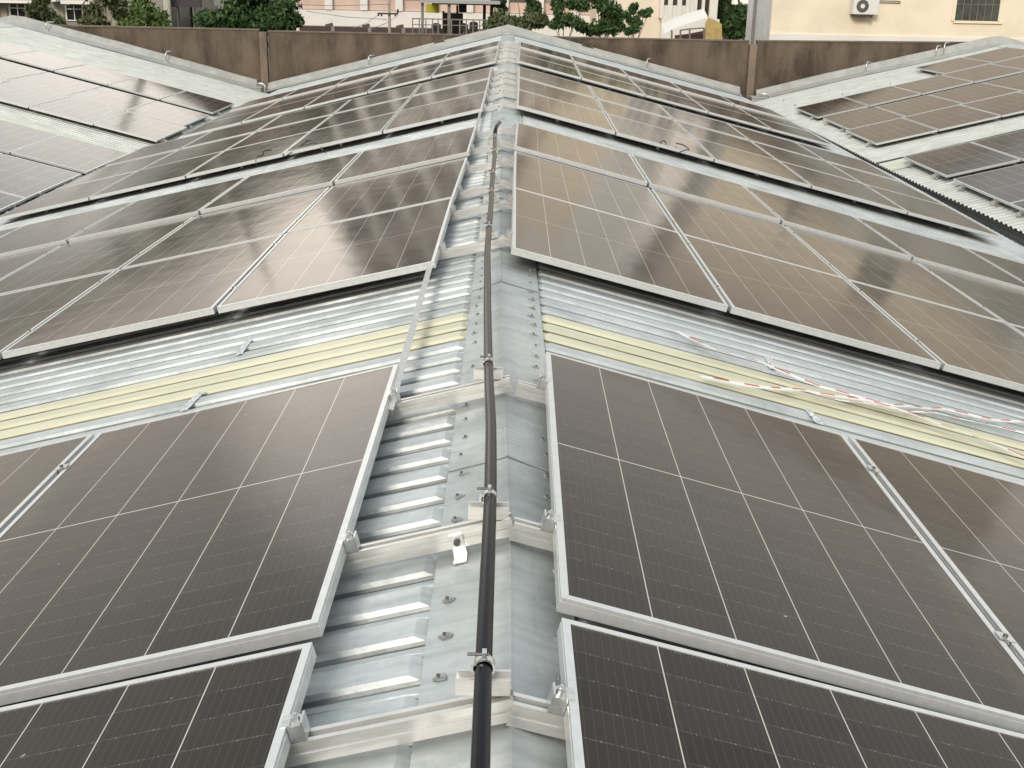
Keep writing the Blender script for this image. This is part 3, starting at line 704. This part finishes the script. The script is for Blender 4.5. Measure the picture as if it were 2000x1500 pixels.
# left two-storey block
lb = empty('office_block', (-20, 46, -8), 'grey beige two-storey block with white ledges at far left', 'building')
lb.location = (0, 0, 0)
xa, xb = at(-300, 30, 46).x, at(318, 30, 46).x
MB().box(xa, xb, 46, 56, -8, 2.2).build('wall', M_GREY, lb)
MB().box(xa-.2, xb+.2, 45.6, 56.3, 2.2, 2.5).build('roof', M_ROOFD, lb)
for (p0, p1, q0, q1) in ((-300, 70, -2, 3), (85, 108, -4, 3), (118, 174, 1, 8), (229, 248, 4, 11)):
    mb = MB(); bx(mb, p0, p1, q0, q1, 45.2, .8); mb.build('ledge', M_WHITE, lb)
for (p0, p1, q0, q1) in ((18, 51, 8, 39), (128, 162, 10, 41), (-40, -6, 8, 39), (250, 284, 12, 43)):
    mb = MB(); t_ = 2.2
    bx(mb, p0, p0+t_, q0, q1, 45.93, .08); bx(mb, p1-t_, p1, q0, q1, 45.93, .08); bx(mb, p0+t_, p1-t_, q1-t_, q1, 45.93, .08)
    bx(mb, p0+t_, p1-t_, q0+7, q0+8.5, 45.94, .06); bx(mb, (p0+p1)/2-.8, (p0+p1)/2+.8, q0, q1-t_, 45.95, .06)
    wn_ = mb.build('window', M_WHITE, lb); mb = MB(); bx(mb, p0+1, p1-1, q0, q1-1, 45.975, .02); mb.build('pane', M_GLASS, wn_)
for (p0, p1) in ((53, 70), (108, 124), (176, 190), (2, 14)):
    mb = MB(); bx(mb, p0, p1, 17, 37, 45.96, .04); mb.build('panel', M_CONP, lb)

# dark open shed
sh = empty('open_shed', (0, 0, 0), 'dark open fronted shed with blue black interior behind the concrete pole', 'building')
mb = MB(); bx(mb, 333, 390, -30, 14, 47, .3); mb.build('fascia', mat('purple_grey_fascia', (.055, .045, .055), .7), sh)
mb = MB(); bx(mb, 333, 336, 14, 400, 47, .3); bx(mb, 340, 343, 20, 400, 47.1, .2); bx(mb, 357, 360, 14, 400, 47.1, .2); bx(mb, 388, 390, 14, 400, 47, 4); mb.build('column', M_GREYP, sh)
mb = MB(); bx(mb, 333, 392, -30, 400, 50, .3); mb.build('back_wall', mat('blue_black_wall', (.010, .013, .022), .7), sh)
mb = MB(); bx(mb, 341, 357, 36, 42, 49, .4); mb.build('bench', M_GREYP, sh)

# centre pink and white building: a regular facade that goes on above the picture
cb_ = empty('pink_building', (0, 0, 0), 'white building with pink panels between columns, centre background', 'building')
YC = 54
x00 = at(392, 20, YC).x; x0c, x1c = at(486, 20, YC).x, at(1240, 20, YC).x
zb_ = lambda py: at(800, py, YC).z
zt = zb_(22)
MB().box(x0c, x1c, YC, YC+12, -8, zt-.02).build('base_wall', M_WHITE, cb_)
H = 3.25
MB().box(x00, x0c-.001, YC+.1, YC+9, -8, zt+.8).build('low_wing', M_WHITE, cb_)
MB().box(x00-.02, x0c-.001, YC+.08, YC+9, zt+.801, zt+2.5).build('low_wing', mat('unseen_taupe_wing', (.46, .40, .35), .85, var=.15, scale=1), cb_)  # upper part out of view, added to darken the left panels' reflections
mb_w, mb_p, mb_g = MB(), MB(), MB()
nf = 3; top = zt+nf*H
MB().box(x0c, x1c, YC+.35, YC+12, zt-.02, top).build('wall', M_WHITE, cb_)
for fl in range(nf):
    z0 = zt+fl*H
    if fl: mb = MB().box(x0c, x1c, YC-.02, YC+.34, z0-.75, z0); mb.build('spandrel', M_WHITE, cb_)
    pitch = (at(720, 20, YC).x-at(640, 20, YC).x)*.86
    x = at(642, 20, YC).x-pitch*8
    while x < x1c:
        if x > x0c-.2:
            MB().box(x-.16, x+.16, YC-.06, YC+.33, z0, z0+H-.78).build('column', M_WHITE, cb_)
            if x+pitch < x1c:
                MB().box(x+.17, x+pitch-.17, YC+.22, YC+.34, z0, z0+.45).build('pink_panel', M_PINK, cb_)
                o = MB().box(x+.24, x+pitch-.24, YC+.28, YC+.34, z0+.46, z0+H-.80).build('window', random.choice(M_CURT), cb_)
        x += pitch
MB().box(x0c-.3, x1c+.3, YC-.5, YC+12.4, top, top+.35).build('roof', M_ROOFD, cb_)
mb = MB(); bx(mb, 585, 960, 55, 66, YC-1.2, 1.1); mb.build('dark_plinth', M_DBROWN, cb_)

# cream windowed block at 1190-1402
wb = empty('cream_annexe', (0, 0, 0), 'cream and white building with a row of six tall narrow windows', 'building')
YW = 50
mb = MB(); a = at(1165, 30, YW).x; b2 = at(1290, 30, YW).x; mb.box(a, b2, YW, YW+10, -8, 6.8); mb.build('wall', mat('cream_wall', (.80, .70, .56), .85, var=.06, scale=1), wb)
a = b2+.001; b3 = at(1402, 30, YW).x; zs = at(1340, 36, YW).z
MB().box(a, b3, YW-.5, YW+10, -8, zs).build('wall', M_WHITE, wb)
wx = [1292, 1305.5, 1322, 1339.5, 1357, 1372, 1388, 1402]
opn = [(1297, 1305), (1314, 1323), (1332, 1340), (1347, 1357), (1362, 1371), (1377, 1386)]
edges = [1290]+[q for o in opn for q in o]+[1402]
for i in range(0, len(edges), 2):
    mb = MB(); mb.box(at(edges[i], 10, YW-.5).x+.002, at(edges[i+1], 10, YW-.5).x-.002, YW-.5, YW, zs+.001, zs+1.9); mb.build('mullion', M_WHITE, wb)
MB().box(a, b3, YW, YW+10, zs+.001, zs+1.9).build('back_wall', M_DARK, wb)
MB().box(a-.05, b3+.1, YW-.7, YW+10, zs+1.901, 6.8).build('upper_wall', M_WHITE, wb)
for i, (p0, p1) in enumerate(opn):
    mb = MB(); yb = (36, 36, 34, 33, 30, 28)[i]; xo0, xo1 = at(p0, 10, YW-.5).x, at(p1, 10, YW-.5).x
    zc = zs+(.5 if i < 3 else .05)
    if i == 3: zc = zs+1.88
    w_ = MB().box(xo0, xo1, YW-.42, YW-.38, zs+.0015, zc).build('window', M_PLAS, wb)
    MB().box(xo0+.01, xo1-.01, YW-.3, YW-.28, zc+.001, zs+1.89).build('pane', mat('brown_glass', (.05, .035, .03), .15), w_)

# right cream building with side wall, air conditioner and window
M_TAUPE = mat('unseen_taupe', (.70, .62, .53), .85, var=.12, scale=.8)
rb = empty('cream_house', (0, 0, 0), 'large pale cream rendered building at the right, above the brown wall', 'building')
YR = 42; xc = at(1507, 30, YR).x
MB().box(xc, xc+16, YR, YR+4.3, -8, 1.9).build('wall', M_CREAM, rb)
MB().box(xc-.02, xc+16.02, YR-.02, YR+4.3, 1.901, 5.6).build('upper_wall', M_TAUPE, rb)  # out-of-view part, coloured taupe to make the right panels' reflections less golden
MB().box(xc-.012, xc-.001, YR+.05, YR+4.25, -8, 5.5).build('side_wall', M_CREAM2, rb)
MB().box(xc-.5, xc+16.4, YR-.5, YR+4.8, 5.6, 5.85).build('roof', M_ROOFD, rb)
mb = MB(); mb.box(xc-.02, xc+16, YR-.05, YR-.001, at(1700, 71, YR).z-.6, at(1700, 69.5, YR).z); mb.build('plinth_band', M_WHITE, rb)
MB().tube([(xc-.08, YR+2.6, -8), (xc-.08, YR+2.6, 5.4)], .05, 8).build('downpipe', M_GREYP, rb, smooth=True)
mb = MB(); q0, q1 = (1869, 1954)
bx(mb, q0-6, q0, -30, 41, YR-.05, .08); bx(mb, q1, q1+5, -30, 41, YR-.05, .08); bx(mb, q0-6, q1+5, 41, 46, YR-.07, .1)
wn_ = mb.build('window', M_CREAM, rb)
mb = MB(); bx(mb, q0, q1, -30, 41, YR-.02, .015); mb.build('pane', mat('greenish_window', (.075, .08, .065), .25, var=.5, scale=3), wn_)
mb = MB()
for k in range(1, 6): bx(mb, q0+k*14.2-.6, q0+k*14.2+.6, -30, 41, YR-.035, .01)
bx(mb, q0, q1, 8, 9.2, YR-.036, .01); mb.build('window_bars', M_GREYP, wn_)
# small stains, cable ducts on the cream wall
mb = MB(); bx(mb, 1718, 1758, 4.5, 6.2, YR-.04, .035); bx(mb, 1718, 1757, 1, 2.2, YR-.04, .035); bx(mb, 1757, 1759, 2, 7, YR-.05, .045); mb.build('refrigerant_pipe', M_GREYP, rb)
ac = empty('air_conditioner', (0, 0, 0), 'white outdoor air conditioner unit on the cream wall', 'air conditioner')
mb = MB(); bx(mb, 1667, 1717, -8, 28, YR-.42, .36); mb.build('casing', M_PLAS, ac)
fc = at(1685, 12, YR-.425); mb = MB(); n = 24
r1 = (at(1697, 12, YR-.425).x-fc.x)
vs = [(fc.x+rr*math.cos(2*math.pi*k/n), YR-.428+(.0 if rr > .1 else -.004), fc.z+rr*math.sin(2*math.pi*k/n)) for rr in (r1, .075) for k in range(n)]
vs += [(x, YR-.421, z) for x, y, z in vs[:n]]
mb.add(vs, [(k, (k+1) % n, n+(k+1) % n, n+k) for k in range(n)]+[(k, 2*n+k, 2*n+(k+1) % n, (k+1) % n) for k in range(n)]); mb.build('fan_grille', mat('fan_grey', (.085, .09, .08), .6), ac)
MB().tube([(fc.x, YR-.421, fc.z), (fc.x, YR-.44, fc.z)], .075, 16).build('hub', M_PLAS, ac)
mb = MB(); bx(mb, 1670, 1705, 28.5, 31.5, YR-.44, .42); bx(mb, 1699, 1704, 31.6, 35, YR-.44, .05); mb.build('bracket', M_DBROWN, ac)

# utility pole with crossarm, concrete pole
up = empty('utility_pole', (0, 0, 0), 'thin utility pole with a crossarm in front of the white wall', 'utility pole')
v = at(760, 30, 44); MB().tube([(v.x+.03, 44, -8), (v.x, 44, 4)], .05, 8).build('pole', M_CONP, up)
za = at(760, 26.5, 44).z; xl, xr_ = at(738, 26, 43.93).x, at(778, 26, 43.93).x
MB().box(xl, xr_, 43.86, 43.93, za-.03, za+.03).build('crossarm', M_DBROWN, up)
for px_, hh in ((739, -.09), (745, -.09), (772, -.08), (777, .16)):
    x = at(px_, 26, 43.9).x; MB().tube([(x, 43.9, za-.001 if hh < 0 else za+.03), (x, 43.9, za+hh)], .035, 6).build('insulator', M_DBROWN, up)
for (a, b_, l_) in ((at(738, 30, 43.9), at(690, 55, 38), 'lower left power line from the crossarm'), (at(778, 30, 43.9), at(725, 56, 37), 'power line dropping left from the crossarm, nearer the pole'), (at(760, 8, 43.9), at(560, 8, 46), 'thin upper power line left of the utility pole'), (at(756, 38, 43.9), at(600, 22, 46), 'long thin sagging line left of the utility pole')):
    mid = (a+b_)/2-Vector((0, 0, .06)); tag(MB().tube([a, mid, b_], .010, 4).build('power_line', M_GREYP), l_, 'cable')
cp = at(327, 30, 42); tag(MB().tube([(cp.x, 42, -8), (cp.x, 42, 4.2)], [.17, .12], 12).build('concrete_pole', M_CONP, smooth=True), 'thick pale concrete pole in front of the dark shed', 'pole')

# floodlights standing on the wall
for i, (px_, py_) in enumerate(((648, 50), (720, 53), (786, 56))):
    v = at(px_, py_, 33.1); zt_ = -.083
    e = empty('wall_floodlight', (v.x, 33.1, zt_), ('leftmost', 'middle', 'rightmost')[i]+' of three small floodlights along the brown wall top', 'floodlight', 'floodlights on the brown wall')
    MB().box(-.02, .07, -.03, .03, 0, .135).build('bracket', M_GREYP, e)
    mb = MB(); Mx = Matrix.Rotation(R(-14), 4, 'Y'); mb.box(-.125, .07, -.06, .06, .135, .215, 0, Mx); mb.build('lamp_head', M_DBROWN, e)

# canopy with terrace
cn = empty('terrace_canopy', (0, 0, 0), 'flat grey canopy on posts over a railed terrace', 'canopy')
a, b_ = at(820, 5, 40).x, at(977, 5, 40).x; z0 = at(900, 7, 40).z
MB().box(a, b_, 39.8, 46, z0, z0+.10).build('roof', M_ROOFD, cn)
MB().box(a+.05, b_-.05, 45.4, 45.6, z0-.12, z0-.002).build('beam', M_DBROWN, cn)
for px_, w_, Y, mm in ((825, 5, 40, M_GREYP), (877, 6, 40, M_GREYP), (946, 6, 44, M_DBROWN), (960, 6, 44, M_DBROWN), (893, 4, 45, M_DBROWN)):
    mb = MB(); v0, v1 = at(px_-w_/2, 30, Y).x, at(px_+w_/2, 30, Y).x; mb.box(v0, v1, Y, Y+(v1-v0), -8, z0-.004 if Y < 45 else z0-.13); mb.build('post', mm, cn)
rl = empty('terrace_railing', (0, 0, 0), 'thin grey steel railing along the canopy terrace', 'railing')
zr1, zr2 = at(870, 37.5, 39.5).z, at(870, 49, 39.5).z; xa, xb = at(805, 40, 39.5).x, at(952, 40, 39.5).x
MB().box(xa, xb, 39.48, 39.52, zr1-.02, zr1+.015).build('top_rail', M_GREYP, rl); MB().box(xa, xb, 39.485, 39.515, zr2-.012, zr2+.012).build('middle_rail', M_GREYP, rl)
for px_ in (806, 819, 832, 845, 856, 882, 898, 911, 924, 937, 951):
    x = at(px_, 45, 39.5).x; MB().box(x-.018, x+.018, 39.46, 39.478, -2, zr1+.02).build('post', M_GREYP, rl)
M_CHR = mat('dark_chair', (.02, .017, .017), .5)
for i, (px_, w_, t_) in enumerate(((852, 9, 45), (905, 9, 45), (925, 8, 42))):
    v = at(px_, 60, 41); zt_ = at(px_, t_, 41).z; hw = w_*.0178
    e = empty('terrace_chair', (v.x, 41, v.z), 'dark round-backed chair on the terrace, '+('leftmost', 'middle', 'rightmost')[i]+' of three', 'chair', 'dark chairs on the terrace')
    H_ = zt_-v.z; n = 10; P_ = [(-hw, 0)]+[(hw*math.cos(math.pi-math.pi*k/n), H_-hw*.5+hw*.5*math.sin(math.pi*k/n)) for k in range(n+1)]+[(hw, 0)]
    mb = MB(); vs = [(x, yy, z) for yy in (0, .05) for x, z in P_]; q = len(P_)
    mb.add(vs, [tuple(range(q)), tuple(range(q, 2*q))[::-1]]+[(k, (k+1) % q, q+(k+1) % q, q+k) for k in range(q)]); mb.build('backrest', M_CHR, e)
    MB().box(-hw, hw, .051, .45, -.02, .04).build('seat', M_CHR, e)
    for sx in (-1, 1):
        for sy in (.03, .42): MB().box(sx*hw*.9-.015, sx*hw*.9+.015, sy-.015, sy+.015, -.45, -.021).build('leg', M_CHR, e)
tb = empty('dark_cabinet', (0, 0, 0), 'dark grey brown cabinet with a raised corner behind the terrace chairs', 'cabinet')
mb = MB(); bx(mb, 864, 903, 26, 130, 43, .6); mb.build('body', mat('cabinet_brown', (.045, .03, .028), .6), tb)
mb = MB(); bx(mb, 864, 867, 22, 26, 43, .5); bx(mb, 896, 911, 8, 24, 43.2, .3); mb.build('top_ornament', M_DBROWN, tb)
bn = MB(); bx(bn, 832, 857, 8, 25, 45, .02); tag(bn.build('hanging_cloth', M_YEL), 'olive yellow cloth hanging under the terrace canopy', 'cloth')

# arched lean-to beside the cream annexe
lt = empty('arched_shelter', (0, 0, 0), 'white sheeted shelter with ochre end panel beside the annexe', 'shelter')
Y = 43; mb = MB()
v = [at(1290, 58, Y), at(1382, 36, Y), at(1382, 55, Y), at(1290, 69, Y)]
pts_ = [at(1296, 66, Y), at(1318, 55, Y), at(1350, 44, Y), at(1383, 34, Y)]
vs = []
for p_ in pts_: vs += [p_+Vector((0, 0, 0)), p_+Vector((.3, 3, .25))]
mb.add([tuple(q) for q in vs], [(2*i, 2*i+2, 2*i+3, 2*i+1) for i in range(3)]); mb.build('roof_sheet', M_WHITE, lt)
mb = MB(); v = [at(1377, 62, Y-.1), at(1378, 44, Y-.1), at(1384, 34, Y-.1), at(1398, 40, Y-.1), at(1410, 47, Y-.1), at(1410, 90, Y-.1), at(1377, 90, Y-.1)]
n = len(v); mb.add([tuple(q) for q in v]+[tuple(q+Vector((0, .05, 0))) for q in v], [tuple(range(n)), tuple(range(n, 2*n))[::-1]]+[(k, (k+1) % n, n+(k+1) % n, n+k) for k in range(n)]); mb.build('end_panel', M_OCH, lt)
mb = MB()
for pp in ((1312, 58, 1312, 90), (1329, 58, 1329, 90), (1347, 56, 1347, 90), (1375, 55, 1375, 90)):
    mb.tube([at(pp[0], pp[1], Y-.2), at(pp[2], pp[3], Y-.2)], .035, 6)
mb.tube([at(1329, 59, Y-.2), at(1347, 56.5, Y-.2), at(1375, 54.5, Y-.2)], .03, 6)
mb.build('tube_frame', M_GREYP, lt)
mb = MB(); v = [at(1318, 69, Y+.3), at(1345, 66, Y+.3), at(1375, 60, Y+.3), at(1375, 100, Y+.3), at(1318, 100, Y+.3)]
mb.add([tuple(q) for q in v]+[tuple(q+Vector((0, .05, 0))) for q in v], [(0, 1, 2, 3, 4), (9, 8, 7, 6, 5)]+[(k, (k+1) % 5, 5+(k+1) % 5, 5+k) for k in range(5)]); mb.build('dark_infill', M_DBROWN, lt)

# ------------------------------------------------------------------ trees
def leafmat(name, a, b_):
    m = bpy.data.materials.new(name); m.use_nodes = True; t = m.node_tree; b = t.nodes['Principled BSDF']
    g = nd(t, 'ShaderNodeNewGeometry'); c = mixc(t, g.outputs['Random Per Island'], a, b_); t.links.new(c, b.inputs['Base Color'])
    b.inputs['Roughness'].default_value = .55; b.inputs['Specular IOR Level'].default_value = .3
    return m
L_DARK = leafmat('dark_leaves', (.016, .045, .014), (.075, .13, .04)); L_MID = leafmat('mid_leaves', (.035, .08, .018), (.14, .20, .06)); L_GREY = leafmat('olive_leaves', (.04, .06, .022), (.12, .14, .06))
M_BARK = mat('bark', (.16, .13, .10), .9, var=.4, scale=8); M_BARKP = mat('pale_bark', (.36, .33, .26), .9, var=.3, scale=8)
def leaves(mb, c, rad, n, size, rnd, flat=1.):
    for _ in range(n):
        d = Vector((rnd.gauss(0, .52), rnd.gauss(0, .52), rnd.gauss(0, .52)))
        if d.length > 1.5: d *= .6
        p = c+Vector((d.x*rad.x, d.y*rad.y, d.z*rad.z))
        a = Vector((rnd.gauss(0, 1), rnd.gauss(0, 1), rnd.gauss(0, .6))).normalized(); b_ = a.orthogonal().normalized(); b_.rotate(Matrix.Rotation(rnd.uniform(0, 6.28), 3, a))
        s_ = size*rnd.uniform(.6, 1.3); q = a.cross(b_)
        mb.add([p-b_*s_, p+q*s_*.38, p+b_*s_, p-q*s_*.38], [(0, 1, 2, 3)])
def tree(name, label, base, clumps, leafm, barkm, size, nleaf, trunk_r=.09, seed=1, group='trees beyond the wall', cat='tree'):
    rnd = random.Random(seed); e = empty(name, base, label, cat, group); B = Vector(base)
    tr = MB(); top = Vector((0, 0, 0))
    cs = [(Vector(c)-B, Vector(r_)) for c, r_ in clumps]
    mean = sum((c for c, r_ in cs), Vector())/len(cs)
    fork = Vector((mean.x*.6, mean.y*.6, min(c.z-r_.z for c, r_ in cs)*.9))
    tr.tube([(0, 0, 0), fork*.5+Vector((.05, 0, 0)), fork], [trunk_r, trunk_r*.8, trunk_r*.65], 8)
    lf = MB()
    for c, r_ in cs:
        tr.tube([fork, fork.lerp(c, .5)+Vector((rnd.uniform(-.1, .1), rnd.uniform(-.1, .1), 0)), c, c+Vector((rnd.uniform(-.2, .2)*r_.x, 0, r_.z*.7))], [trunk_r*.5, trunk_r*.35, trunk_r*.22, .006], 6)
        vol = (r_.x*r_.y*r_.z)**.5
        sub = max(4, int(6*vol+4))
        for k in range(sub):
            while True:
                d = Vector((rnd.uniform(-1, 1), rnd.uniform(-1, 1), rnd.uniform(-1, 1)))
                if .2 < d.length < 1.05: break
            cc = c+Vector((d.x*r_.x*.75, d.y*r_.y*.75, d.z*r_.z*.75)); f_ = rnd.uniform(.35, .7)
            leaves(lf, cc, Vector((r_.x*f_, r_.y*f_, r_.z*f_)), max(20, int(nleaf/len(cs)/sub)), size, rnd)
    tr.build('trunk', barkm, e, smooth=True); lf.build('crown', leafm, e)
    return e
def cl(px, py, Y, rx_, ry_):
    v = at(px, py, Y); k = Y/2300*1.0; return ((v.x, Y, v.z), (rx_*k, rx_*k*.9, ry_*k))
def base(px, Y): v = at(px, 60, Y); return (v.x, Y, -8)
tree('leafy_tree', 'thin olive green tree between the two left windows', base(85, 41), [cl(78, 20, 41, 22, 30), cl(92, 45, 41, 26, 20), cl(84, -20, 41, 24, 22)], L_GREY, M_BARK, .10, 3000, .07, 2)
tree('leafy_tree', 'loose olive green tree in front of the left office block, beside the second window', base(205, 40), [cl(190, 30, 40, 28, 26), cl(222, 15, 40, 28, 26), cl(175, 48, 40, 26, 12), cl(205, -20, 40, 40, 20)], L_GREY, M_BARKP, .10, 4500, .08, 3)
tree('leafy_tree', 'fresh green tree just left of the concrete pole', base(290, 39), [cl(280, 20, 39, 30, 28), cl(305, 42, 39, 24, 18), cl(262, 45, 39, 24, 14), cl(285, -18, 39, 30, 18)], L_MID, M_BARK, .10, 5000, .09, 4)
tree('leafy_tree', 'large dense dark green tree right of the dark shed', base(490, 42), [cl(430, 42, 42, 38, 24), cl(480, 20, 42, 46, 34), cl(540, 15, 42, 44, 36), cl(565, 42, 42, 26, 22), cl(500, 48, 42, 60, 18), cl(505, -22, 42, 60, 20)], L_DARK, M_BARK, .12, 13000, .18, 5)
tree('leafy_tree', 'low bushy green shrub at the right end of the terrace railing', base(985, 38), [cl(972, 44, 38, 22, 18), cl(1010, 45, 38, 30, 16), cl(1040, 40, 38, 26, 18)], L_GREY, M_BARKP, .08, 4000, .05, 6)
tree('leafy_tree', 'slender dark tree right above the main ridge', base(1045, 41), [cl(1050, 8, 41, 20, 22), cl(975, 8, 41, 14, 20), cl(1035, 38, 41, 20, 14), cl(1010, -25, 41, 44, 16)], L_DARK, M_BARKP, .09, 3600, .05, 7)
tree('leafy_tree', 'slim dark tree with pale stems between the ridge and the annexe', base(1090, 40), [cl(1092, 15, 40, 16, 28), cl(1120, 45, 40, 24, 16), cl(1130, 8, 40, 26, 12), cl(1085, 50, 40, 16, 12), cl(1105, -25, 40, 44, 16)], L_DARK, M_BARKP, .09, 4200, .05, 8)
tree('leafy_tree', 'tall dark green tree close to the cream annexe', base(1175, 40), [cl(1190, 12, 40, 24, 20), cl(1190, 48, 40, 26, 18), cl(1165, 55, 40, 22, 10), cl(1165, -18, 40, 26, 20), cl(1205, 30, 40, 16, 12)], L_DARK, M_BARKP, .09, 5000, .06, 9)
lb_t = [(1226, 34, 8, 10), (1232, 20, 8, 10), (1238, 12, 6, 6), (1240, 52, 11, 10), (1247, 38, 11, 9), (1258, 27, 10, 7), (1268, 22, 7, 5), (1232, 62, 8, 8)]
tree('leafy_tree', 'small leaning tree with two dark pointed branches against the cream wall', base(1215, 39), [cl(a, b_, 39, c+1, d) for a, b_, c, d in lb_t], L_DARK, M_BARK, .07, 4000, .035, 10)
tree('leafy_tree', 'dense dark green trees filling the gap beside the cream building', base(1430, 52), [cl(1420, 25, 52, 32, 20), cl(1445, 35, 52, 26, 26), cl(1410, 50, 52, 22, 18), cl(1430, 55, 52, 34, 20), cl(1405, 8, 52, 22, 10)], L_DARK, M_BARK, .13, 9000, .12, 11)
tree('leafy_tree', 'tall broad tree behind the open shed', base(400, 62), [cl(400, 0, 62, 60, 40), cl(340, -30, 62, 50, 34), cl(450, -40, 62, 60, 40)], L_MID, M_BARK, .14, 4500, .16, 12)
